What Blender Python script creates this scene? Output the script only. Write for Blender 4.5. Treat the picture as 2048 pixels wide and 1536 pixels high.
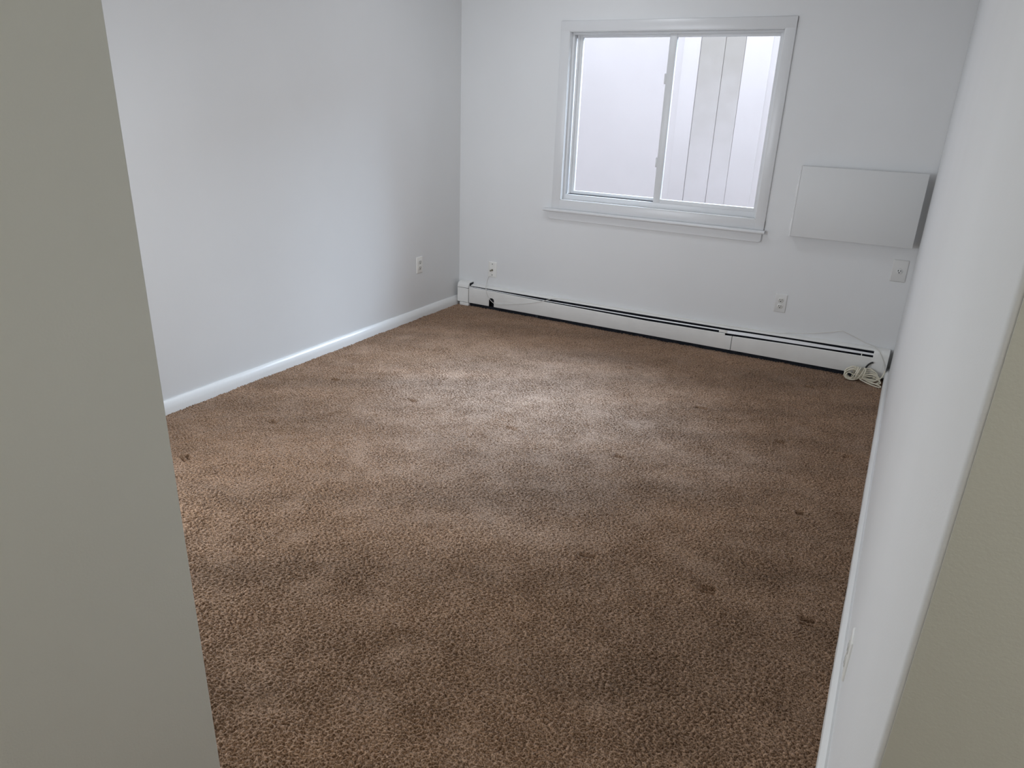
import bpy, bmesh, math, random
import numpy as np
from mathutils import Vector, Matrix

for o in list(bpy.data.objects):
    bpy.data.objects.remove(o, do_unlink=True)
S = bpy.context.scene
COL = S.collection
PI = math.pi

# ------------------------------------------------------------------ camera
RT = Vector((0.875004, 0.4827849, 0.03587121))
UP = Vector((-0.20494602, 0.30227769, 0.93092713))
FW = Vector((-0.43859449, 0.82191663, -0.36343903))
cd = bpy.data.cameras.new('camera')
cam = bpy.data.objects.new('camera', cd)
COL.objects.link(cam)
M = Matrix((RT, UP, -FW)).transposed().to_4x4()
M.translation = Vector((2.9191, -4.5394, 1.4221))
cam.matrix_world = M
cd.sensor_fit = 'HORIZONTAL'
cd.sensor_width = 36.0
cd.lens = 24.90
cd.clip_start = 0.02
S.camera = cam

# ------------------------------------------------------------------ world: pale overcast sky
w = bpy.data.worlds.new('overcast_sky')
S.world = w
w.use_nodes = True
nt = w.node_tree
bg = nt.nodes['Background']
bg.inputs['Color'].default_value = (0.86, 0.89, 1.0, 1)
bg.inputs['Strength'].default_value = 3.9

YF = -3.85           # front partition, room side
# ------------------------------------------------------------------ large lights
def area(name, loc, target, sx, sy, power, color, spread=180):
    ld = bpy.data.lights.new(name, 'AREA')
    ld.shape = 'RECTANGLE'; ld.size = sx; ld.size_y = sy
    ld.energy = power; ld.color = color; ld.spread = math.radians(spread)
    lo = bpy.data.objects.new(name, ld)
    COL.objects.link(lo)
    lo.location = loc
    d = Vector(target) - Vector(loc)
    lo.rotation_euler = d.to_track_quat('-Z', 'Y').to_euler()
    return lo
# added area lamp standing in for sky above the neighbouring siding
area('sky_fill_light', (2.1, 2.4, 3.2), (1.45, 0, 1.25), 2.5, 1.6, 232, (0.70, 0.84, 1.0), 95)
# fill lights added to brighten the room, in its unseen front part
area('front_fill_light', (0.75, YF + 0.03, 1.20), (0.9, 0.0, 1.10), 1.3, 1.1, 12, (0.84, 0.90, 1.0), 110)
area('side_fill_light', (0.03, -3.42, 0.65), (3.0, -3.30, 0.55), 0.7, 1.0, 14, (0.90, 0.95, 1.0), 120)

S.view_settings.view_transform = 'Standard'
S.view_settings.look = 'None'
S.view_settings.gamma = 1.0
S.view_settings.use_curve_mapping = False
S.view_settings.exposure = 0.0

# ------------------------------------------------------------------ dimensions (metres)
W = 3.017            # room width
CH = 2.44            # ceiling height
YF = -3.85           # front partition, room side
XH = 1.889           # hall left wall
YR = -3.785          # right wall ends here
WX1, WX2, WZ1, WZ2 = 0.815, 2.128, 0.842, 1.887   # window opening

# ------------------------------------------------------------------ materials
def mat(name, color, rough=0.6, spec=0.4, metal=0.0, bump=0.0, bscale=300.0, bdist=0.001,
        var=0.0, vscale=3.0, detail=3.0, sheen=0.0, coat=0.0):
    m = bpy.data.materials.new(name); m.use_nodes = True
    n = m.node_tree.nodes; l = m.node_tree.links
    b = n['Principled BSDF']
    b.inputs['Base Color'].default_value = (*color, 1)
    b.inputs['Roughness'].default_value = rough
    b.inputs['Specular IOR Level'].default_value = spec
    b.inputs['Metallic'].default_value = metal
    b.inputs['Sheen Weight'].default_value = sheen
    b.inputs['Coat Weight'].default_value = coat
    geo = n.new('ShaderNodeNewGeometry')
    if var:
        t = n.new('ShaderNodeTexNoise'); t.inputs['Scale'].default_value = vscale
        t.inputs['Detail'].default_value = detail
        l.new(geo.outputs['Position'], t.inputs['Vector'])
        r = n.new('ShaderNodeMapRange')
        r.inputs[1].default_value = 0.3; r.inputs[2].default_value = 0.7
        r.inputs[3].default_value = 1 - var; r.inputs[4].default_value = 1 + var
        l.new(t.outputs['Fac'], r.inputs[0])
        mx = n.new('ShaderNodeMix'); mx.data_type = 'RGBA'; mx.blend_type = 'MULTIPLY'
        mx.inputs[0].default_value = 1
        mx.inputs[6].default_value = (*color, 1)
        l.new(r.outputs[0], mx.inputs[7]); l.new(mx.outputs[2], b.inputs['Base Color'])
    if bump:
        t = n.new('ShaderNodeTexNoise'); t.inputs['Scale'].default_value = bscale
        t.inputs['Detail'].default_value = 2.5
        l.new(geo.outputs['Position'], t.inputs['Vector'])
        bp = n.new('ShaderNodeBump'); bp.inputs['Strength'].default_value = bump
        bp.inputs['Distance'].default_value = bdist
        l.new(t.outputs['Fac'], bp.inputs['Height'])
        l.new(bp.outputs['Normal'], b.inputs['Normal'])
    return m

def wall_mat(name, color, rough=0.55):
    """rolled wall paint: fine orange peel plus soft unevenness of the plaster"""
    m = mat(name, color, rough, 0.35, var=0.012, vscale=2.2, detail=5)
    n = m.node_tree.nodes; l = m.node_tree.links
    b = n['Principled BSDF']
    geo = n.new('ShaderNodeNewGeometry')
    t1 = n.new('ShaderNodeTexNoise'); t1.inputs['Scale'].default_value = 260; t1.inputs['Detail'].default_value = 3
    t2 = n.new('ShaderNodeTexNoise'); t2.inputs['Scale'].default_value = 3.0; t2.inputs['Detail'].default_value = 1.5
    mp = n.new('ShaderNodeMapping'); mp.inputs['Scale'].default_value = (1, 1, 0.22)
    l.new(geo.outputs['Position'], t1.inputs['Vector'])
    l.new(geo.outputs['Position'], mp.inputs['Vector']); l.new(mp.outputs[0], t2.inputs['Vector'])
    b1 = n.new('ShaderNodeBump'); b1.inputs['Strength'].default_value = 0.35; b1.inputs['Distance'].default_value = 0.0007
    b2 = n.new('ShaderNodeBump'); b2.inputs['Strength'].default_value = 0.35; b2.inputs['Distance'].default_value = 0.012
    l.new(t1.outputs['Fac'], b1.inputs['Height']); l.new(t2.outputs['Fac'], b2.inputs['Height'])
    l.new(b2.outputs['Normal'], b1.inputs['Normal']); l.new(b1.outputs['Normal'], b.inputs['Normal'])
    return m

M_WALL = wall_mat('wall_paint', (0.815, 0.82, 0.82))
M_HALL = wall_mat('hall_paint', (0.69, 0.70, 0.65))
M_CEIL = mat('ceiling_paint', (0.80, 0.79, 0.77), 0.8, 0.2, bump=0.3, bscale=180)
M_TRIM = mat('gloss_trim_paint', (0.87, 0.87, 0.86), 0.25, 0.5, bump=0.12, bscale=60, bdist=0.002)
M_CASING = mat('casing_paint', (0.77, 0.775, 0.78), 0.30, 0.5, bump=0.12, bscale=60, bdist=0.002)
M_VINYL = mat('white_vinyl', (0.78, 0.79, 0.80), 0.35, 0.5, var=0.015, vscale=8)
M_HEATER = mat('heater_enamel', (0.90, 0.895, 0.865), 0.34, 0.5, var=0.03, vscale=9, detail=6)
M_DAMPER = mat('damper_enamel', (0.88, 0.89, 0.90), 0.3, 0.5)
M_DARK = mat('dark_metal_shade', (0.018, 0.020, 0.026), 0.8, 0.2, var=0.4, vscale=60)  # near-black metal; the heater's inner shade is put into this colour
M_FIN = mat('fin_metal', (0.05, 0.055, 0.065), 0.6, 0.3, metal=0.5, var=0.3, vscale=80)  # darkened for the shade inside the heater
M_PLATE = mat('switchplate_plastic', (0.90, 0.89, 0.85), 0.28, 0.5, var=0.01, vscale=40)
M_PLATE_PAINTED = mat('painted_plate', (0.77, 0.765, 0.745), 0.45, 0.4, bump=0.2, bscale=260)
M_SOCKET = mat('socket_plastic', (0.74, 0.73, 0.69), 0.3, 0.5)
M_SLOT = mat('slot_shadow_metal', (0.03, 0.03, 0.03), 0.6, 0.3)
M_BRASS = mat('connector_metal', (0.30, 0.28, 0.22), 0.35, 0.5, metal=0.9, var=0.1, vscale=200)
M_SCREW = mat('screw_metal', (0.10, 0.095, 0.085), 0.4, 0.5, metal=0.7)
M_WIRE = mat('white_wire_jacket', (0.74, 0.72, 0.68), 0.4, 0.5, var=0.02, vscale=50)
M_CORD = mat('cream_cord_jacket', (0.80, 0.75, 0.61), 0.42, 0.5, var=0.06, vscale=40)
M_BLACK = mat('black_plastic', (0.015, 0.015, 0.016), 0.45, 0.4)
M_BOARD = wall_mat('painted_board', (0.755, 0.76, 0.755), 0.5)
M_GAP_SHADE = mat('window_gap_shade', (0.05, 0.055, 0.07), 0.7, 0.2)
M_SIDING = mat('pale_siding_paint', (0.80, 0.795, 0.78), 0.8, 0.2, var=0.03, vscale=1.5, bump=0.2, bscale=40)
M_SIDING2 = mat('grey_siding_glare', (0.55, 0.54, 0.49), 0.85, 0.2, var=0.05, vscale=2.5, bump=0.2, bscale=40)
M_GROUND = mat('concrete_path', (0.42, 0.42, 0.41), 0.9, 0.2, var=0.08, vscale=3, bump=0.3, bscale=90)

M_BOUNCE_BLOCK = mat('dark_bounce_block', (0.12, 0.055, 0.04), 0.9, 0.2, var=0.3, vscale=12)

# grey boards with window glare painted in, paling toward the bottom
_n = M_SIDING2.node_tree.nodes; _l = M_SIDING2.node_tree.links
_g = _n.new('ShaderNodeNewGeometry'); _s = _n.new('ShaderNodeSeparateXYZ'); _l.new(_g.outputs['Position'], _s.inputs[0])
_t = _n.new('ShaderNodeTexNoise'); _t.inputs['Scale'].default_value = 6; _t.inputs['Detail'].default_value = 3
_l.new(_g.outputs['Position'], _t.inputs['Vector'])
_a = _n.new('ShaderNodeMath'); _a.operation = 'MULTIPLY_ADD'; _a.inputs[1].default_value = 0.5; _l.new(_t.outputs['Fac'], _a.inputs[0]); _l.new(_s.outputs['Z'], _a.inputs[2])
_r = _n.new('ShaderNodeMapRange'); _r.inputs[1].default_value = 1.0; _r.inputs[2].default_value = 2.3; _l.new(_a.outputs[0], _r.inputs[0])
_m = _n.new('ShaderNodeMix'); _m.data_type = 'RGBA'; _m.inputs[6].default_value = (.79, .785, .77, 1); _m.inputs[7].default_value = (.50, .49, .44, 1)
_l.new(_r.outputs[0], _m.inputs[0]); _l.new(_m.outputs[2], _n['Principled BSDF'].inputs['Base Color'])

def glass_mat():
    m = bpy.data.materials.new('window_glass'); m.use_nodes = True
    n = m.node_tree.nodes; l = m.node_tree.links
    for x in list(n):
        if x.type != 'OUTPUT_MATERIAL': n.remove(x)
    out = [x for x in n if x.type == 'OUTPUT_MATERIAL'][0]
    tr = n.new('ShaderNodeBsdfTransparent'); tr.inputs[0].default_value = (0.82, 0.84, 0.86, 1)
    gl = n.new('ShaderNodeBsdfGlossy'); gl.inputs['Roughness'].default_value = 0.22
    fr = n.new('ShaderNodeFresnel'); fr.inputs[0].default_value = 1.08
    mx = n.new('ShaderNodeMixShader')
    l.new(fr.outputs[0], mx.inputs[0]); l.new(tr.outputs[0], mx.inputs[1]); l.new(gl.outputs[0], mx.inputs[2])
    l.new(mx.outputs[0], out.inputs[0])
    return m
M_GLASS = glass_mat()

def carpet_mat():
    m = bpy.data.materials.new('brown_cut_pile'); m.use_nodes = True
    n = m.node_tree.nodes; l = m.node_tree.links
    b = n['Principled BSDF']
    b.inputs['Roughness'].default_value = 0.95
    b.inputs['Specular IOR Level'].default_value = 0.12
    b.inputs['Sheen Weight'].default_value = 0.3
    b.inputs['Sheen Roughness'].default_value = 0.45
    b.inputs['Sheen Tint'].default_value = (1.0, 0.88, 0.82, 1)
    geo = n.new('ShaderNodeNewGeometry')
    # fibre heather
    f = n.new('ShaderNodeTexNoise'); f.inputs['Scale'].default_value = 250; f.inputs['Detail'].default_value = 3
    l.new(geo.outputs['Position'], f.inputs['Vector'])
    cr = n.new('ShaderNodeValToRGB')
    cr.color_ramp.elements[0].position = 0.36; cr.color_ramp.elements[0].color = (0.155, 0.098, 0.064, 1)
    cr.color_ramp.elements[1].position = 0.64; cr.color_ramp.elements[1].color = (0.67, 0.495, 0.38, 1)
    l.new(f.outputs['Fac'], cr.inputs[0])
    # lay of the pile: soft streaks left by feet and the vacuum, and broad uneven areas
    def streak(rot, scale, sc, det):
        mp = n.new('ShaderNodeMapping'); mp.inputs['Rotation'].default_value = (0, 0, rot)
        mp2 = n.new('ShaderNodeMapping'); mp2.inputs['Scale'].default_value = scale
        t = n.new('ShaderNodeTexNoise'); t.inputs['Scale'].default_value = sc; t.inputs['Detail'].default_value = det
        l.new(geo.outputs['Position'], mp.inputs['Vector']); l.new(mp.outputs[0], mp2.inputs['Vector'])
        l.new(mp2.outputs[0], t.inputs['Vector'])
        return t.outputs['Fac']
    def rng(src, lo, hi, a=0.3, c=0.7):
        r = n.new('ShaderNodeMapRange'); r.inputs[1].default_value = a; r.inputs[2].default_value = c
        r.inputs[3].default_value = lo; r.inputs[4].default_value = hi
        l.new(src, r.inputs[0]); return r.outputs[0]
    def mul(a, c):
        x = n.new('ShaderNodeMath'); x.operation = 'MULTIPLY'; l.new(a, x.inputs[0]); l.new(c, x.inputs[1]); return x.outputs[0]
    s1 = rng(streak(math.radians(-28), (0.35, 2.2, 1), 1.9, 2.5), 0.82, 1.16)
    s2 = rng(streak(math.radians(35), (1, 1, 1), 1.3, 2), 0.90, 1.10)
    s3 = rng(streak(0.0, (1, 1, 1), 9, 3), 0.95, 1.05)
    tot = mul(mul(s1, s2), s3)
    # wear plus window light painted in: paler middle, darker browner edges
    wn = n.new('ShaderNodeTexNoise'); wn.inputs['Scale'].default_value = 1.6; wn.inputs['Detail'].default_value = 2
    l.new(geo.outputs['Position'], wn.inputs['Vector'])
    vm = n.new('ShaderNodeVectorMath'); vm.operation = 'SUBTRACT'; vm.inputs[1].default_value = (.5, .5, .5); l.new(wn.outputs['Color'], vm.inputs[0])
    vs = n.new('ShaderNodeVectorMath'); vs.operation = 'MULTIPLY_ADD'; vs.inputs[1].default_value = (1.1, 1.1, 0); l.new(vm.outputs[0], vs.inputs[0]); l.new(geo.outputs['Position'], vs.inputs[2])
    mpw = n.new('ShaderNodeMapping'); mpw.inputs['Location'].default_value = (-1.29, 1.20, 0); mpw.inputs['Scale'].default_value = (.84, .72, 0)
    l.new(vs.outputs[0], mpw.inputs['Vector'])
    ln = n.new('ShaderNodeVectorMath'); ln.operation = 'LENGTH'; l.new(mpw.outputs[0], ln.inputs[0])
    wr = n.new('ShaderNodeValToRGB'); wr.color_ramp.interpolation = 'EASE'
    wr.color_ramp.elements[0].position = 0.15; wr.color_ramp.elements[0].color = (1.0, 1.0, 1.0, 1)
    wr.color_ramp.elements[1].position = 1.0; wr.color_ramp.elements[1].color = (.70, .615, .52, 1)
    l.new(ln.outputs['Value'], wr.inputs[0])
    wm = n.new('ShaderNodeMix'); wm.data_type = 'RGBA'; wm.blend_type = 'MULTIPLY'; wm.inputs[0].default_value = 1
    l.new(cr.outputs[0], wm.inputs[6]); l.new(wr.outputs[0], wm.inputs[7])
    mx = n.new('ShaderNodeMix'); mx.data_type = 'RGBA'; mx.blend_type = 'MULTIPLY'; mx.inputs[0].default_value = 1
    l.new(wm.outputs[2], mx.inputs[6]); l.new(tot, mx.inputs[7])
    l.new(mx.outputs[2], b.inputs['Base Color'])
    bp = n.new('ShaderNodeBump'); bp.inputs['Strength'].default_value = 0.8; bp.inputs['Distance'].default_value = 0.003
    l.new(f.outputs['Fac'], bp.inputs['Height']); l.new(bp.outputs['Normal'], b.inputs['Normal'])
    return m
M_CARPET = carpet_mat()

# ------------------------------------------------------------------ builders
def add_box(bm, x0, x1, y0, y1, z0, z1, bevel=0.0, seg=2):
    r = bmesh.ops.create_cube(bm, size=1)
    vs = r['verts']
    for v in vs:
        v.co = Vector(((x0 + x1) / 2 + v.co.x * (x1 - x0), (y0 + y1) / 2 + v.co.y * (y1 - y0), (z0 + z1) / 2 + v.co.z * (z1 - z0)))
    if bevel:
        es = list({e for v in vs for e in v.link_edges})
        bmesh.ops.bevel(bm, geom=es, offset=bevel, segments=seg, profile=0.5, affect='EDGES', clamp_overlap=True)

def add_loft(bm, rings, closed=True, cap=True):
    """rings: list of lists of points, skinned in order"""
    vr = [[bm.verts.new(p) for p in r] for r in rings]
    k = len(rings[0])
    for a, b in zip(vr[:-1], vr[1:]):
        for i in range(k if closed else k - 1):
            j = (i + 1) % k
            bm.faces.new((a[i], a[j], b[j], b[i]))
    if closed and cap:
        bm.faces.new(vr[0][::-1]); bm.faces.new(vr[-1])

def smooth_path(pts, sub=8, closed=False):
    P = [Vector(p) for p in pts]; n = len(P); out = []
    rng = range(n) if closed else range(n - 1)
    for i in rng:
        if closed: a, b, c, d = P[(i - 1) % n], P[i], P[(i + 1) % n], P[(i + 2) % n]
        else: a, b, c, d = P[max(i - 1, 0)], P[i], P[i + 1], P[min(i + 2, n - 1)]
        for s in range(sub):
            t = s / sub
            out.append(0.5 * ((2 * b) + (c - a) * t + (2 * a - 5 * b + 4 * c - d) * t * t + (3 * b - a - 3 * c + d) * t ** 3))
    if not closed: out.append(P[-1])
    return out

def add_tube(bm, pts, r, seg=8, closed=False):
    n = len(pts); rings = []
    up = Vector((0, 0, 1)); prev = None
    for i, p in enumerate(pts):
        if closed: t = pts[(i + 1) % n] - pts[(i - 1) % n]
        else: t = pts[min(i + 1, n - 1)] - pts[max(i - 1, 0)]
        t.normalize()
        if prev is None:
            nrm = t.cross(up if abs(t.z) < .9 else Vector((1, 0, 0))).normalized()
        else:
            nrm = (prev - t * prev.dot(t)).normalized()
        prev = nrm; bn = t.cross(nrm)
        rings.append([p + nrm * math.cos(a) * r + bn * math.sin(a) * r for a in [2 * PI * k / seg for k in range(seg)]])
    if closed: add_loft(bm, rings + [rings[0]], cap=False); bmesh.ops.remove_doubles(bm, verts=bm.verts, dist=1e-6)
    else: add_loft(bm, rings)

def add_cyl(bm, c, axis, r, h, seg=24, r2=None, bevel=0.0):
    rot = Vector(axis).to_track_quat('Z', 'Y').to_matrix().to_4x4()
    mt = Matrix.Translation(c) @ rot
    res = bmesh.ops.create_cone(bm, cap_ends=True, segments=seg, radius1=r, radius2=r if r2 is None else r2, depth=h, matrix=mt)

def mk(name, bm, m, parent=None, smooth=False, **props):
    bmesh.ops.recalc_face_normals(bm, faces=bm.faces)
    me = bpy.data.meshes.new(name); bm.to_mesh(me); bm.free()
    me.materials.append(m)
    if smooth:
        me.shade_smooth()
        try: me.set_sharp_from_angle(angle=math.radians(40))
        except Exception: pass
    o = bpy.data.objects.new(name, me); COL.objects.link(o)
    if parent: o.parent = parent
    for k, v in props.items(): o[k] = v
    return o

def box(name, dims, m, parent=None, bevel=0.0, seg=2, smooth=None, **props):
    bm = bmesh.new(); add_box(bm, *dims, bevel=bevel, seg=seg)
    return mk(name, bm, m, parent, smooth=bevel > 0 if smooth is None else smooth, **props)

def empty(name, loc=(0, 0, 0), rz=0.0, **props):
    o = bpy.data.objects.new(name, None); COL.objects.link(o)
    o.location = loc; o.rotation_euler = (0, 0, rz)
    o.empty_display_size = 0.05
    for k, v in props.items(): o[k] = v
    return o

def off(o, root):
    """children are modelled in world space; keep them there under a moved root"""
    o.matrix_parent_inverse = Matrix.Translation(root.location).inverted()

# ------------------------------------------------------------------ shell
ST = dict(kind='structure')
bm = bmesh.new()
add_box(bm, -0.14, W + 0.30, 0.0, 0.16, -0.05, WZ1)
add_box(bm, -0.14, W + 0.30, 0.0, 0.16, WZ2, CH + .06)
add_box(bm, -0.14, WX1, 0.0, 0.16, WZ1, WZ2)
add_box(bm, WX2, W + 0.30, 0.0, 0.16, WZ1, WZ2)
mk('wall_back', bm, M_WALL, **ST)
box('wall_left', (-0.14, 0.0, YF - 0.02, 0.0, -0.05, CH + .06), M_WALL, **ST)
# right wall runs to the opening, then turns the corner into the hall
bm = bmesh.new()
add_box(bm, W, W + 0.115, YR, 0.0, -0.05, CH + .06, bevel=0.007, seg=3)
mk('wall_right', bm, M_WALL, smooth=True, **ST)
box('wall_hall_right', (W + 0.108, 4.4, YR + 0.0006, YR + 0.10, -0.05, CH + .06), M_HALL, **ST)
# hall side skin of the end of the right wall (hall colour)
box('trim_2', (W + 0.0075, W + 0.115, YR - 0.0012, YR + 0.004, -0.02, CH), M_HALL, **ST)
# front partition and the hall's left wall are one corner
bm = bmesh.new()
add_box(bm, -0.14, XH, -5.9, YF, -0.05, CH + .06, bevel=0.0035, seg=3)
mk('wall_front', bm, M_HALL, smooth=True, **ST)
box('wall_hall_end', (XH - .1, 4.4, -6.0, -5.85, -0.05, CH + .06), M_HALL, **ST)
box('wall_hall_far', (4.3, 4.42, -5.85, YR + 0.0006, -0.05, CH + .06), M_HALL, **ST)
box('ceiling', (-0.14, 4.42, -5.9, 0.16, CH, CH + 0.08), M_CEIL, **ST)

# ------------------------------------------------------------------ carpet
def band_noise(nx, ny, step, lam, seed, width=0.45, aniso=1.0, ang=0.0):
    rs = np.random.RandomState(seed)
    F = np.fft.rfft2(rs.randn(ny, nx))
    ky = np.fft.fftfreq(ny, step)[:, None]; kx = np.fft.rfftfreq(nx, step)[None, :]
    c, s = math.cos(ang), math.sin(ang)
    kr = np.sqrt((kx * c + ky * s) ** 2 + ((-kx * s + ky * c) * aniso) ** 2) + 1e-9
    G = np.exp(-(np.log(kr * lam) ** 2) / (2 * width ** 2))
    a = np.fft.irfft2(F * G, s=(ny, nx))
    return a / a.std()

def build_carpet():
    step = 0.0029
    x0, x1, y0, y1 = -0.004, W + 0.004, YF - 0.002, 0.0
    nx = int(round((x1 - x0) / step)) + 1; ny = int(round((y1 - y0) / step)) + 1
    xs = np.linspace(x0, x1, nx); ys = np.linspace(y0, y1, ny)
    X, Y = np.meshgrid(xs, ys)
    tuft = band_noise(nx, ny, step, 0.0098, 3, 0.24, 1.7, 2.05)
    tuft2 = band_noise(nx, ny, step, 0.019, 5, 0.4, 1.4, 2.05)
    und = band_noise(nx, ny, step, 0.16, 9, 0.5)
    big = band_noise(nx, ny, step, 0.5, 12, 0.5, 2.2, -0.5)
    # trodden patches have deeper, rougher pile
    rough = np.clip(1.0 + 0.2 * band_noise(nx, ny, step, 0.30, 21, 0.5), 0.45, 1.9)
    Z = -0.005 + rough * (0.0034 * np.tanh(tuft * 1.2 + .5) + 0.0009 * tuft2) + 0.0009 * und + 0.0008 * big
    # dents left by furniture feet: a pressed pad between two slits
    dents = [(2.20, -2.60, .030, .014, .16), (2.605, -2.555, .024, .013, .2), (2.908, -2.55, .022, .013, .1),
             (1.477, -1.824, .026, .010, 0), (2.022, -1.824, .022, .010, 0), (2.616, -1.268, .022, .012, .15),
             (2.913, -1.26, .022, .012, .2), (2.188, -1.06, .030, .010, .1), (.358, -1.805, .026, .009, 0),
             (.886, -1.811, .024, .009, 0), (.493, -2.384, .024, .010, -.2), (.472, -2.843, .026, .012, -.3),
             (1.651, -.683, .022, .008, .1), (2.794, -1.893, .016, .009, .2), (2.636, -.389, .024, .008, .1)]
    for dx, dy, a, b, an in dents:
        u = (X - dx) * math.cos(an) + (Y - dy) * math.sin(an)
        v = -(X - dx) * math.sin(an) + (Y - dy) * math.cos(an)
        inside = 1 / (1 + np.exp((np.maximum(np.abs(u) / a, np.abs(v) / b) - 1) * 8))
        slit = np.exp(-((np.abs(v) - b) / 0.0062) ** 2) * (np.abs(u) < a * 1.05)
        rim = np.exp(-((np.sqrt((u / a) ** 2 + (v / b) ** 2) - 1.7) / 0.35) ** 2)
        Z = Z - 0.004 * inside - 0.018 * slit + 0.0025 * rim
    # low ridges where the vacuum turned
    for (ax, ay), (bx, by), hh in [((2.19, -.08), (2.02, -.42), .0022), ((2.40, -.08), (2.25, -.45), .0022), ((1.90, -.08), (1.80, -.30), .0015),
                                   ((2.56, -.72), (2.98, -.78), .0022), ((2.63, -.75), (2.62, -1.12), -.0022), ((2.45, -2.05), (2.99, -2.0), -.0018), ((.16, -2.95), (.75, -2.35), -.0022), ((.10, -2.6), (.5, -2.3), .0018)]:
        L = math.hypot(bx - ax, by - ay); ux, uy = (bx - ax) / L, (by - ay) / L
        t = (X - ax) * ux + (Y - ay) * uy; dd = -(X - ax) * uy + (Y - ay) * ux + .008 * np.sin(t * 17)
        Z = Z + hh * np.exp(-(dd / .008) ** 2) / (1 + np.exp(-t * 60)) / (1 + np.exp((t - L) * 60))
    co = np.stack([X, Y, Z], -1).reshape(-1, 3)
    i = np.arange(nx * ny).reshape(ny, nx)
    q = np.stack([i[:-1, :-1], i[:-1, 1:], i[1:, 1:], i[1:, :-1]], -1).reshape(-1, 4)
    # plain pile in the hall and the sub-floor edge
    ext = np.array([[XH - .05, -5.88, -.004], [4.32, -5.88, -.004], [4.32, YF - .002, -.004], [XH - .05, YF - .002, -.004],
                    [W, YF - .002, -.004], [4.32, YR + .01, -.004], [W, YR + .01, -.004],
                    [-.1, -5.88, -.06], [4.35, -5.88, -.06], [4.35, .1, -.06], [-.1, .1, -.06]], float)
    nb = len(co); co = np.vstack([co, ext])
    q = np.vstack([q, np.array([[0, 1, 2, 3], [4, 2, 5, 6], [7, 8, 9, 10]]) + nb])
    me = bpy.data.meshes.new('floor')
    me.vertices.add(len(co)); me.vertices.foreach_set('co', co.astype(np.float32).ravel())
    me.loops.add(q.size); me.loops.foreach_set('vertex_index', q.astype(np.int32).ravel())
    me.polygons.add(len(q)); me.polygons.foreach_set('loop_start', (np.arange(len(q)) * 4).astype(np.int32))
    me.polygons.foreach_set('loop_total', np.full(len(q), 4, np.int32))
    me.update(calc_edges=True); me.validate()
    me.polygons.foreach_set('use_smooth', np.ones(len(me.polygons), bool))
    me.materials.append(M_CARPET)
    o = bpy.data.objects.new('floor', me); COL.objects.link(o); o['kind'] = 'structure'
build_carpet()

# ------------------------------------------------------------------ baseboards (clamshell profile, many coats of paint)
def baseboard(name, side, ya, yb, h, t):
    prof = [(0, h), (0.006, h + 0.0005), (0.012, h - 0.004), (0.019, h - 0.014), (t - 0.004, h - 0.024), (t, h - 0.036), (t, -0.012), (0, -0.012)]
    rs = random.Random(4 if side > 0 else 8)
    n = 60; rings = []
    for k in range(n + 1):
        y = ya + (yb - ya) * k / n
        j = rs.uniform(-.0006, .0006); jz = rs.uniform(-.0009, .0009)
        rings.append([((p + (j if p > 0 else -0.002)) if side > 0 else W - (p + (j if p > 0 else -0.002)), y, z + (jz if z > 0 else 0)) for p, z in prof])
    bm = bmesh.new(); add_loft(bm, rings)
    mk(name, bm, M_TRIM, smooth=True, **ST)
baseboard('baseboard_left', 1, YF, -0.0, 0.060, 0.027)
baseboard('baseboard_right', -1, YR + 0.004, -0.005, 0.072, 0.019)

# ------------------------------------------------------------------ window
win = empty('window_1', ((WX1 + WX2) / 2, 0.0, WZ1), kind='structure')
def wp(o): off(o, win); return o
def frame_bm(x0, x1, z0, z1, t, y0, y1, bevel=0.002, tb=None, tt=None):
    tb = t if tb is None else tb; tt = t if tt is None else tt
    bm = bmesh.new()
    add_box(bm, x0, x0 + t, y0, y1, z0, z1, bevel)
    add_box(bm, x1 - t, x1, y0, y1, z0, z1, bevel)
    add_box(bm, x0 + t - .0005, x1 - t + .0005, y0, y1, z0, z0 + tb, bevel)
    add_box(bm, x0 + t - .0005, x1 - t + .0005, y0, y1, z1 - tt, z1, bevel)
    return bm
# casing with a stepped face
bm = bmesh.new()
CX1, CX2, CZ2 = 0.757, 2.182, 1.943
SZ = 0.785
add_box(bm, CX1, WX1 + .004, -0.012, 0.002, SZ, CZ2, 0.003)
add_box(bm, WX2 - .004, CX2, -0.012, 0.002, SZ, CZ2, 0.003)
add_box(bm, CX1, CX2, -0.0125, 0.002, WZ2 - .004, CZ2, 0.003)
add_box(bm, CX1, CX2, -0.0115, 0.002, SZ, WZ1 + .002, 0.003)
wp(mk('casing', bm, M_CASING, win, smooth=True))
# jamb liner
bm = bmesh.new()
add_box(bm, WX1 - .002, WX1 + .006, -0.008, 0.15, WZ1, WZ2)
add_box(bm, WX2 - .006, WX2 + .002, -0.008, 0.15, WZ1, WZ2)
add_box(bm, WX1, WX2, -0.008, 0.15, WZ2 - .006, WZ2 + .002)
add_box(bm, WX1, WX2, -0.008, 0.15, WZ1 - .002, WZ1 + .006)
wp(mk('jamb', bm, M_TRIM, win))
# vinyl main frame
FX1, FX2, FZ1, FZ2 = WX1 + .006, WX2 - .006, WZ1 + .006, WZ2 - .006
wp(mk('window_frame', frame_bm(FX1, FX2, FZ1, FZ2, 0.016, 0.032, 0.105, tb=0.034, tt=0.014), M_VINYL, win, smooth=True))
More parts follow.
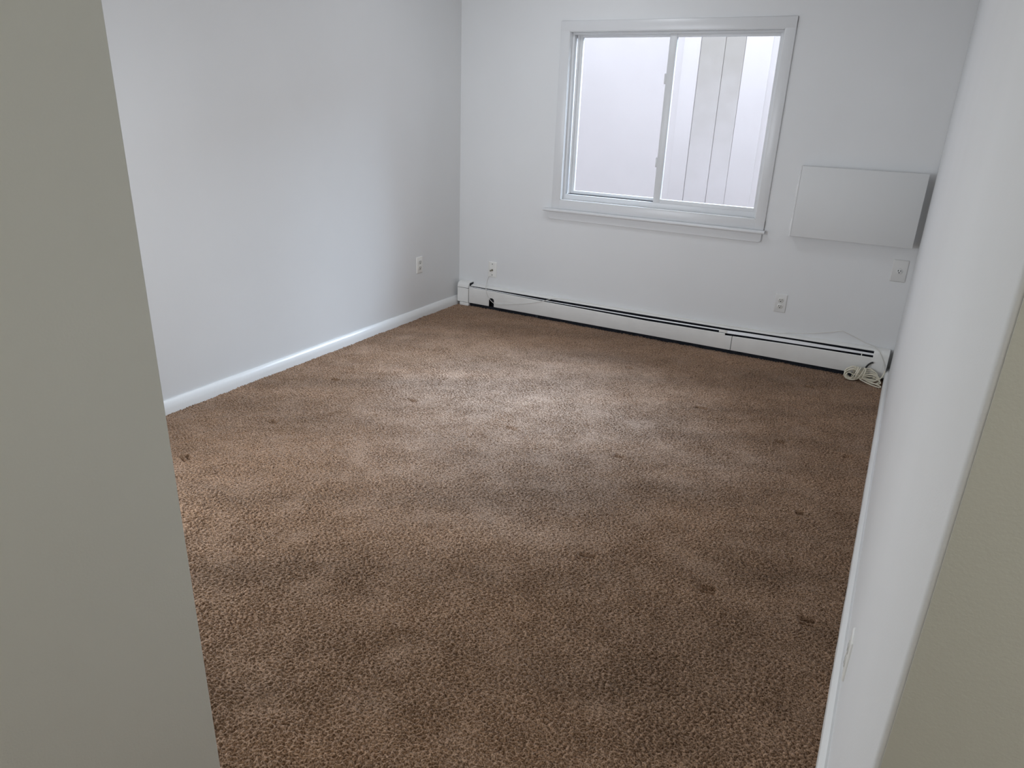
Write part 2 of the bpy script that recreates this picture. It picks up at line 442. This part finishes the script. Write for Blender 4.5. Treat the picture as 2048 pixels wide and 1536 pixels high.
# sashes: left one runs in the outer track, right one in the inner track
def sash(x0, x1, z0, z1, y0, y1, tl, tr, tb, tt, lab):
    bm = bmesh.new()
    add_box(bm, x0, x0 + tl, y0, y1, z0, z1, .003)
    add_box(bm, x1 - tr, x1, y0, y1, z0, z1, .003)
    add_box(bm, x0 + tl - .001, x1 - tr + .001, y0 + .0004, y1, z0, z0 + tb, .003)
    add_box(bm, x0 + tl - .001, x1 - tr + .001, y0 + .0004, y1, z1 - tt, z1, .003)
    s = wp(mk('sash', bm, M_VINYL, win, smooth=True, label=lab))
    ym = (y0 + y1) / 2
    g = box('pane', (x0 + tl - .004, x1 - tr + .004, ym - .0015, ym + .0015, z0 + tb - .004, z1 - tt + .004), M_GLASS, s)
    return s
s_l = sash(0.857, 1.482, 0.885, 1.872, 0.070, 0.094, .024, .03, .021, .018, 'left sash in the outer track')
s_r = sash(1.459, 2.119, 0.869, 1.868, 0.038, 0.064, .046, .024, .036, .018, 'right sash in the inner track')
# dark strips painting the shadow gap along the left sash
bm = bmesh.new()
add_box(bm, 0.844, 1.459, 0.064, 0.078, 0.8795, 0.8850)
add_box(bm, 0.844, 1.459, 0.066, 0.078, 1.8715, 1.8740)
wp(mk('gap_shade', bm, M_GAP_SHADE, win))
bm = bmesh.new()
add_box(bm, 0.8430, 0.8570, 0.068, 0.088, 0.885, 1.872)
wp(mk('track', bm, M_VINYL, win))
# two finger catches on the meeting rail
for z in (1.13, 1.62):
    bm = bmesh.new(); add_box(bm, 1.449, 1.463, 0.036, 0.062, z - .03, z + .03, .004)
    wp(mk('latch', bm, M_VINYL, win, smooth=True))
# stool with a rounded nose
prof = [(0.002, 0.785), (-0.036, 0.785), (-0.0405, 0.7835), (-0.043, 0.7795), (-0.043, 0.7705), (-0.0405, 0.7665), (-0.036, 0.765), (0.002, 0.765)]
bm = bmesh.new(); add_loft(bm, [[(x, y, z) for y, z in prof] for x in (0.706, 0.709, 2.190, 2.193)])
wp(mk('stool', bm, M_CASING, win, smooth=True))
# apron with eased lower corners
bm = bmesh.new()
sh = [(0.736, 0.766), (0.736, 0.724), (0.741, 0.715), (0.752, 0.711), (2.160, 0.711), (2.171, 0.715), (2.176, 0.724), (2.176, 0.766)]
add_loft(bm, [[(x, 0.002, z) for x, z in sh], [(x, -0.012, z) for x, z in sh], [(x + (.002 if x < 1 else -.002), -0.0145, z + (.002 if z < .73 else 0)) for x, z in sh]])
wp(mk('apron', bm, M_CASING, win, smooth=True))

# plain casings around the two added fill lights in the unseen front corner
for nm, (cx, cz, ww, hh) in (('fill_frame_front', (0.75, 1.20, 1.36, 1.16)), ('fill_frame_side', (-3.42, 0.65, 0.76, 1.06))):
    bm = frame_bm(cx - ww / 2 - .05, cx + ww / 2 + .05, cz - hh / 2 - .05, cz + hh / 2 + .05, .05, 0, .05, .003)
    if nm == 'fill_frame_front': bm.transform(Matrix.Translation((0, YF + .0005, 0)))
    else: bm.transform(Matrix(((0, 1, 0, .0005), (1, 0, 0, 0), (0, 0, 1, 0), (0, 0, 0, 1))))
    mk(nm, bm, M_TRIM, smooth=True, **ST)

# ------------------------------------------------------------------ outside
bm = bmesh.new()
add_box(bm, -6, 9, 0.161, 0.25, -0.3, WZ1 - .01); add_box(bm, -6, 9, 0.161, 0.25, WZ2 + .01, 2.9)
add_box(bm, -6, WX1 - .01, 0.161, 0.25, WZ1 - .01, WZ2 + .01); add_box(bm, WX2 + .01, 9, 0.161, 0.25, WZ1 - .01, WZ2 + .01)
mk('wall_bounce_block', bm, M_BOUNCE_BLOCK, kind='structure')  # unseen dark outer skin, added to cut light bounced onto the siding
box('outdoor_ground', (-6, 9, 0.16, 3.3, -0.35, -0.25), M_GROUND, kind='structure')
box('wall_outside', (-6, 9, 3.0505, 3.2, -0.3, 2.75), M_SIDING, kind='structure')
bs = empty('siding_panel', (1.0, 3.04, -0.25), label='off-white vertical board siding seen through the right window pane', category='siding')
for a, b, m, y in [(0.655, 0.821, M_SIDING, 3.036), (0.828, 1.059, M_SIDING2, 3.034), (1.063, 1.250, M_SIDING2, 3.036), (1.2525, 1.50, M_SIDING, 3.037)]:
    o = box('siding_board', (a, b, y, 3.05, -0.249, 2.74), m, bs, bevel=0.003)
    off(o, bs)

# ------------------------------------------------------------------ baseboard heater
HX1, HX2 = 0.030, 2.998
ht = empty('baseboard_heater', (1.5, 0.0, 0.0), label='long low white baseboard heater along the wall under the window', category='heater')
def hp(o): off(o, ht); return o
def interp(tab, x):
    for (a, va), (b, vb) in zip(tab[:-1], tab[1:]):
        if x <= b: return va + (vb - va) * max(0, x - a) / (b - a)
    return tab[-1][1]
LIP = [(.13, .149), (.8, .150), (1.53, .152), (2.06, .155), (2.5, .163), (2.92, .169)]
G1 = [(.13, .003), (.37, .005), (.8, .012), (1.53, .013), (2.06, .010), (2.1, .008), (2.5, .008), (2.92, .013)]
DH = [(.13, .003), (.8, .003), (1.53, .006), (2.059, .006), (2.06, .018), (2.5, .019), (2.92, .010)]
G2 = [(.13, .001), (.37, .002), (.8, .005), (1.53, .013), (2.06, .013), (2.1, .013), (2.5, .008), (2.92, .012)]
xs_h = [.128, .25, .37, .55, .8, 1.1, 1.3, 1.53, 1.8, 2.059, 2.06, 2.2, 2.5, 2.7, 2.917]
# back plate with the sloped hood
bm = bmesh.new()
add_loft(bm, [[(x, -0.001, interp(LIP, x) + .012), (x, -.012, interp(LIP, x) + .011), (x, -.036, interp(LIP, x) + .006), (x, -.041, interp(LIP, x) + .003),
               (x, -.041, interp(LIP, x)), (x, -.0395, interp(LIP, x)), (x, -.0385, interp(LIP, x) + .003), (x, -.012, interp(LIP, x) + .008), (x, -.001, interp(LIP, x) + .009)] for x in xs_h])
hp(mk('hood', bm, M_HEATER, ht, smooth=True))
hp(box('back_plate', (.05, 2.99, -.006, -.001, .0, .155), M_DARK, ht))  # near-black colour stands in for shade behind the slots
# damper blades
for xa, xb in ((.128, 2.059), (2.06, 2.917)):
    st = [x for x in xs_h if xa <= x <= xb]
    rings = []
    for x in st:
        t = interp(LIP, x) - interp(G1, x); b_ = t - interp(DH, x)
        rings.append([(x, -.050, t), (x, -.056, b_), (x, -.0548, b_ - .0006), (x, -.0488, t - .0006)])
    bm = bmesh.new(); add_loft(bm, rings); hp(mk('damper', bm, M_DAMPER, ht))
# front panels; the first has a burnt notch with a rounded head
def top_z(x): return interp(LIP, x) - interp(G1, x) - interp(DH, x) - interp(G2, x)
def panel(xa, xb, notch=None):
    st = sorted({xa, xb} | {x for x in xs_h if xa < x < xb})
    bm = bmesh.new()
    def strip(pts):  # pts: (x, zbottom)
        add_loft(bm, [[(x, -.0655, zb), (x, -.0665, zb + .002), (x, -.0665, top_z(x) - .002), (x, -.0645, top_z(x)), (x, -.061, top_z(x) + .0005), (x, -.061, top_z(x) - .001), (x, -.0632, top_z(x) - .003), (x, -.0652, zb + .002)] for x, zb in pts])
    zb = .024
    if notch:
        x0, x1, zh = notch
        strip([(x, zb) for x in st if x < x0] + [(x0, zb)])
        arc = [(x0 + (x1 - x0) * (1 - math.cos(a)) / 2, zh - .018 + .018 * math.sin(a)) for a in [PI * k / 10 for k in range(11)]]
        strip(arc)
        strip([(x1, zb)] + [(x, zb) for x in st if x > x1])
    else: strip([(x, zb) for x in st])
    return hp(mk('front_panel', bm, M_HEATER, ht, smooth=True))
panel(.1312, 2.104, (.309, .352, .088))
panel(2.1075, 2.917)
# heating element: copper pipe with close fins
bm = bmesh.new()
add_tube(bm, [Vector((.06, -.033, .062)), Vector((2.98, -.033, .062))], .011, 12)
hp(mk('pipe', bm, M_FIN, ht, smooth=True))
bm = bmesh.new()
x = .40
while x < 2.85:
    add_box(bm, x, x + .0012, -.058, -.008, .036, .100); x += .006
hp(mk('fins', bm, M_FIN, ht, kind='stuff'))
# small brackets
for x0, x1, z0, z1, y in ((2.018, 2.068, .128, .147, -.0575), (2.853, 2.858, .130, .150, -.058)):
    hp(box('bracket', (x0, x1, y - .002, y, z0, z1), M_HEATER, ht, bevel=.0006))
hp(box('bracket', (.70, .72, -.060, -.02, .004, .020), M_FIN, ht, label='dull metal foot under the panel'))
hp(box('shade_strip', (.131, 2.985, -.047, -.001, -.006, .016), M_DARK, ht))  # dark strip added as the shade under the heater
# end caps
def end_cap(x0, x1, top, foot=True, mats=M_HEATER):
    prof = [(-.001, top), (-.044, top - .002), (-.060, top - .008), (-.070, top - .020), (-.0735, top - .036), (-.0735, .026), (-.001, .026)]
    bm = bmesh.new()
    add_loft(bm, [[(x, y * s, z if z < .03 else top - (top - z) ) for y, z in prof] for x, s in ((x0, .93), (x0 + .004, 1.0), (x1 - .002, 1.0), (x1, .995))])
    c = hp(mk('end_cap', bm, mats, ht, smooth=True))
    return c
cL = end_cap(.030, .128, .176)
cR = end_cap(2.917, 2.999, .184)
bm = bmesh.new(); add_loft(bm, [[(x, y, z) for y, z in [(-.001, .178), (-.0445, .1765), (-.061, .170), (-.0720, .157), (-.0760, .140), (-.0760, .1375), (-.001, .1375)]] for x in (.0345, .1292)])
hp(mk('cap_top', bm, M_HEATER, ht, smooth=True))
hp(box('cap_seam', (.036, .1290, -.0742, -.060, .1345, .1378), M_DARK, ht))  # dark filler standing in for the shadow in the cap joint
bm = bmesh.new(); add_box(bm, .052, .129, -.072, -.004, -.002, .022, .0015)
hp(mk('cap_foot', bm, M_HEATER, ht, smooth=True))
bm = bmesh.new(); add_box(bm, .128, .133, -.054, -.003, .150, .171, .002)
hp(mk('valve_stub', bm, M_DARK, ht))
bm = bmesh.new(); add_box(bm, 2.975, 2.978, -.0752, -.070, .030, .150)
hp(mk('cap_ridge', bm, M_HEATER, ht))

# ------------------------------------------------------------------ wall plates (modelled facing -Y, origin at the plate centre on the wall)
def plate_part(root, w_, h_, m, d=.0055):
    bm = bmesh.new()
    rings = []
    for y, ins in ((0, 0), (-.0025, 0), (-.0045, .0016), (-d, .0042)):
        a, b = w_ / 2 - ins, h_ / 2 - ins; r = .003
        pts = []
        for cx, cz, a0 in ((a - r, b - r, 0), (-a + r, b - r, 90), (-a + r, -b + r, 180), (a - r, -b + r, 270)):
            for k in range(4):
                t = math.radians(a0 + 30 * k); pts.append((cx + r * math.cos(t), y, cz + r * math.sin(t)))
        rings.append(pts)
    add_loft(bm, rings)
    return mk('plate', bm, m, root, smooth=True)
def receptacle_part(root, cz, m, d=.0055, r=.0172, round_=False):
    bm = bmesh.new(); pts = []
    for k in range(32):
        t = 2 * PI * k / 32; x = r * math.cos(t); z = r * math.sin(t)
        if not round_: z = max(-.0142, min(.0142, z))
        pts.append((x, z))
    add_loft(bm, [[(x, -d + .001, cz + z) for x, z in pts], [(x, -d - .0016, cz + z) for x, z in pts], [(x * .93, -d - .0024, cz + z * .93) for x, z in pts]])
    rc = mk('receptacle', bm, m, root, smooth=True)
    y = -d - .0024
    for sx, hh in ((-.0063, .0085), (.0063, .0072)):
        bm = bmesh.new(); add_box(bm, sx - .0017, sx + .0017, y - .0002, y + .002, cz + .0035 - hh / 2, cz + .0035 + hh / 2)
        mk('slot', bm, M_SLOT, rc)
    bm = bmesh.new(); add_cyl(bm, (0, y + .0009, cz - .0075), (0, -1, 0), .0031, .0022, 14)
    mk('slot', bm, M_SLOT, rc)
    return rc
def screw_part(root, z, m=M_SCREW, d=.0055, r=.003):
    bm = bmesh.new(); add_cyl(bm, (0, -d - .0002, z), (0, -1, 0), r, .0018, 14)
    mk('screw', bm, m, root)
def duplex(loc, rz, label, m=M_PLATE):
    o = empty('wall_outlet', loc, rz, label=label, category='outlet')
    plate_part(o, .070, .1145, m)
    receptacle_part(o, .0195, M_SOCKET); receptacle_part(o, -.0195, M_SOCKET); screw_part(o, 0, m, r=.0026)
    return o
duplex((0.0, -0.517, 0.3715), PI / 2, 'white duplex wall outlet on the left wall near the back corner')
duplex((2.3502, 0.0, 0.359), 0, 'white duplex wall outlet on the back wall right of and below the window', M_PLATE_PAINTED)
duplex((W, -2.925, 0.212), -PI / 2, 'white outlet plate seen edge-on, low on the right wall nearest the viewer')
o = empty('wall_outlet', (2.9487, 0.0, 0.641), 0, label='oversized painted outlet plate with one round socket under the wall panel', category='outlet')
plate_part(o, .0795, .124, M_PLATE_PAINTED, .006); receptacle_part(o, -.002, M_PLATE_PAINTED, .006, .0172, True)
# coax plate
o = empty('cable_outlet', (0.2954, 0.0, 0.2903), 0, label='white wall plate with a threaded cable connector beside the heater end cap', category='outlet')
plate_part(o, .070, .1145, M_PLATE); screw_part(o, .041, M_SLOT, r=.0035); screw_part(o, -.041, M_SLOT, r=.0035)
bm = bmesh.new()
add_cyl(bm, (0, -.0075, -.004), (0, -1, 0), .0078, .004, 6)
add_cyl(bm, (0, -.015, -.004), (0, -1, 0), .0048, .016, 16)
add_cyl(bm, (-.002, -.0262, -.005), (-.15, -1, -.08), .0062, .010, 6)
mk('connector', bm, M_BRASS, o)

# ------------------------------------------------------------------ wall panel beside the window
wpn = empty('wall_panel', (2.66, 0.0, 0.97), label='flat white painted rectangular box panel mounted on the wall right of the window', category='panel')
bm = bmesh.new()
px0, px1, pz0, pz1 = 2.342, 2.984, .778, 1.172
add_box(bm, px0, px1, -.058, -.046, pz0, pz1, .0015)
off(mk('face_board', bm, M_BOARD, wpn, smooth=True), wpn)
bm = bmesh.new()
add_box(bm, px0 + .004, px1 - .012, -.047, -.000, pz0 + .010, pz1 - .004)
off(mk('box_body', bm, M_BOARD, wpn), wpn)
# uneven caulked strip down the left edge
rs = random.Random(5); rings = []
for k in range(15):
    z = pz0 - .002 + (pz1 - pz0 + .002) * k / 14
    a = px0 - .006 - rs.uniform(0, .004) - .003 * math.sin(k * .8)
    rings.append([(px0 + .002, -.0595, z), (px0 - .001, -.0605, z), (a, -.050, z), (a - .001, -.001, z), (px0 + .003, -.001, z)])
bm = bmesh.new(); add_loft(bm, rings)
off(mk('edge_strip', bm, M_TRIM, wpn, smooth=True), wpn)

# ------------------------------------------------------------------ thin white wire
def hoodz(x, y=-.022): return interp(LIP, x) + .0085 + .0018
P = [(.268, -.003, .236), (.258, -.0045, .215), (.252, -.010, .190), (.256, -.026, .168), (.266, -.044, .161), (.281, -.066, .150),
     (.287, -.0715, .135), (.292, -.0715, .118), (.305, -.072, .096), (.319, -.075, .083), (.336, -.077, .069), (.356, -.074, .056),
     (.385, -.0715, .052), (.45, -.0695, .060), (.53, -.0690, .076), (.616, -.0690, .094), (.70, -.0692, .116), (.776, -.068, .141), (.83, -.052, .160),
     (.89, -.034, hoodz(.89) + .002), (1.0, -.024, hoodz(1.0)), (1.17, -.022, hoodz(1.17)), (1.5, -.022, hoodz(1.5)), (1.87, -.022, hoodz(1.87)), (2.19, -.021, hoodz(2.19)),
     (2.36, -.018, hoodz(2.36)), (2.42, -.008, .181), (2.55, -.0035, .202), (2.66, -.003, .228), (2.718, -.003, .246), (2.735, -.003, .245), (2.80, -.003, .222), (2.86, -.004, .199), (2.905, -.016, .189),
     (2.925, -.046, .1855), (2.942, -.064, .178), (2.957, -.075, .160), (2.972, -.0765, .135), (2.985, -.079, .105), (2.990, -.088, .070), (2.985, -.100, .035), (2.972, -.108, .010)]
bm = bmesh.new(); add_tube(bm, smooth_path(P, 6), .0019, 8)
mk('thin_cable', bm, M_WIRE, smooth=True, label='thin white cable draped from the wall plate along the top of the heater', category='cable')

# ------------------------------------------------------------------ coiled cord in the corner
cc = empty('coiled_cord', (2.88, -.115, 0), label='bundled cream cord looped and wrapped on the carpet by the heater end', category='cord')
rs = random.Random(11)
bm = bmesh.new()
R_ = .0033
# skein: long loops leaning on the heater; their left ends round, right ends fanned
for k in range(6):
    xl = 2.795 + rs.uniform(-.008, .010); xr = 2.945 + .009 * k + rs.uniform(-.006, .006)
    yb = -.098 - .006 * k; lean = .040 + rs.uniform(-.006, .010)
    zc = .040 - .003 * k
    pts = []
    for j in range(12):
        t = 2 * PI * j / 12
        u = math.cos(t); v = math.sin(t)
        x = (xl + xr) / 2 + u * (xr - xl) / 2
        pinch = 1.0 if x < 2.84 else (.28 if x < 2.90 else .50 + .07 * k)
        z = zc + v * lean * .80 * pinch + (.010 if x > 2.90 else 0) * (3 - k) * .6
        y = yb + rs.uniform(-.002, .002) - .012 * (1 - v) * pinch
        pts.append((x, min(y, -.0805), max(z, .0045)))
    add_tube(bm, smooth_path(pts, 6, True), R_, 8, closed=True)
sk = mk('loops', bm, M_CORD, cc, smooth=True); off(sk, cc)
# the wraps that hold the skein
bm = bmesh.new(); pts = []
turns = 5
for j in range(turns * 12 + 1):
    t = 2 * PI * j / 12
    x = 2.833 + .058 * j / (turns * 12) + .012 * math.sin(t)
    pts.append((x + .006 * math.sin(j * .37), -.117 + .034 * math.cos(t), .041 + .036 * math.sin(t)))
pts = [(x, min(y, -.0805), max(z, .0045)) for x, y, z in pts]
add_tube(bm, smooth_path(pts, 3), R_, 8)
o = mk('wraps', bm, M_CORD, cc, smooth=True); off(o, cc)
# tail loop lying on the carpet and the end running up to the corner
bm = bmesh.new()
add_tube(bm, smooth_path([(2.875, -.150, .018), (2.905, -.158, .009), (2.945, -.180, .0045), (2.978, -.196, .0045), (2.9905, -.188, .0045), (2.985, -.168, .0045), (2.955, -.150, .007), (2.92, -.140, .014), (2.885, -.142, .022)], 8), R_, 8)
add_tube(bm, smooth_path([(2.885, -.146, .024), (2.92, -.146, .022), (2.955, -.142, .026), (2.980, -.128, .038), (2.992, -.108, .055), (2.9945, -.092, .075)], 8), R_, 8)
o = mk('tail', bm, M_CORD, cc, smooth=True); off(o, cc)
# dark plug end tucked behind the loops
bm = bmesh.new()
add_tube(bm, smooth_path([(2.892, -.084, .072), (2.902, -.084, .092), (2.915, -.083, .106), (2.926, -.082, .111)], 4), .0050, 10)
o = mk('plug', bm, M_BLACK, cc, smooth=True); off(o, cc)

# ------------------------------------------------------------------ fill lamps added out of view to brighten room and hall
def ceiling_fill(x, y, power, color, label):
    o = empty('ceiling_fill', (x, y, CH), label=label, category='lamp')
    bm = bmesh.new(); add_cyl(bm, (0, 0, -.012), (0, 0, 1), .27, .024, 40)
    mk('base', bm, M_TRIM, o)
    ld = bpy.data.lights.new('ceiling_fill_bulb', 'AREA'); ld.shape = 'DISK'; ld.size = .5; ld.energy = power; ld.color = color
    lo = bpy.data.objects.new('ceiling_fill_bulb', ld); COL.objects.link(lo); lo.parent = o; lo.location = (0, 0, -.03)
ceiling_fill(3.92, -4.75, 12.8, (1.0, .96, .90), 'added round ceiling lamp lighting the hall, unseen behind the viewer')
ceiling_fill(1.15, -1.0, 5.9, (.88, .93, 1.0), 'added round ceiling lamp brightening the room, out of view')
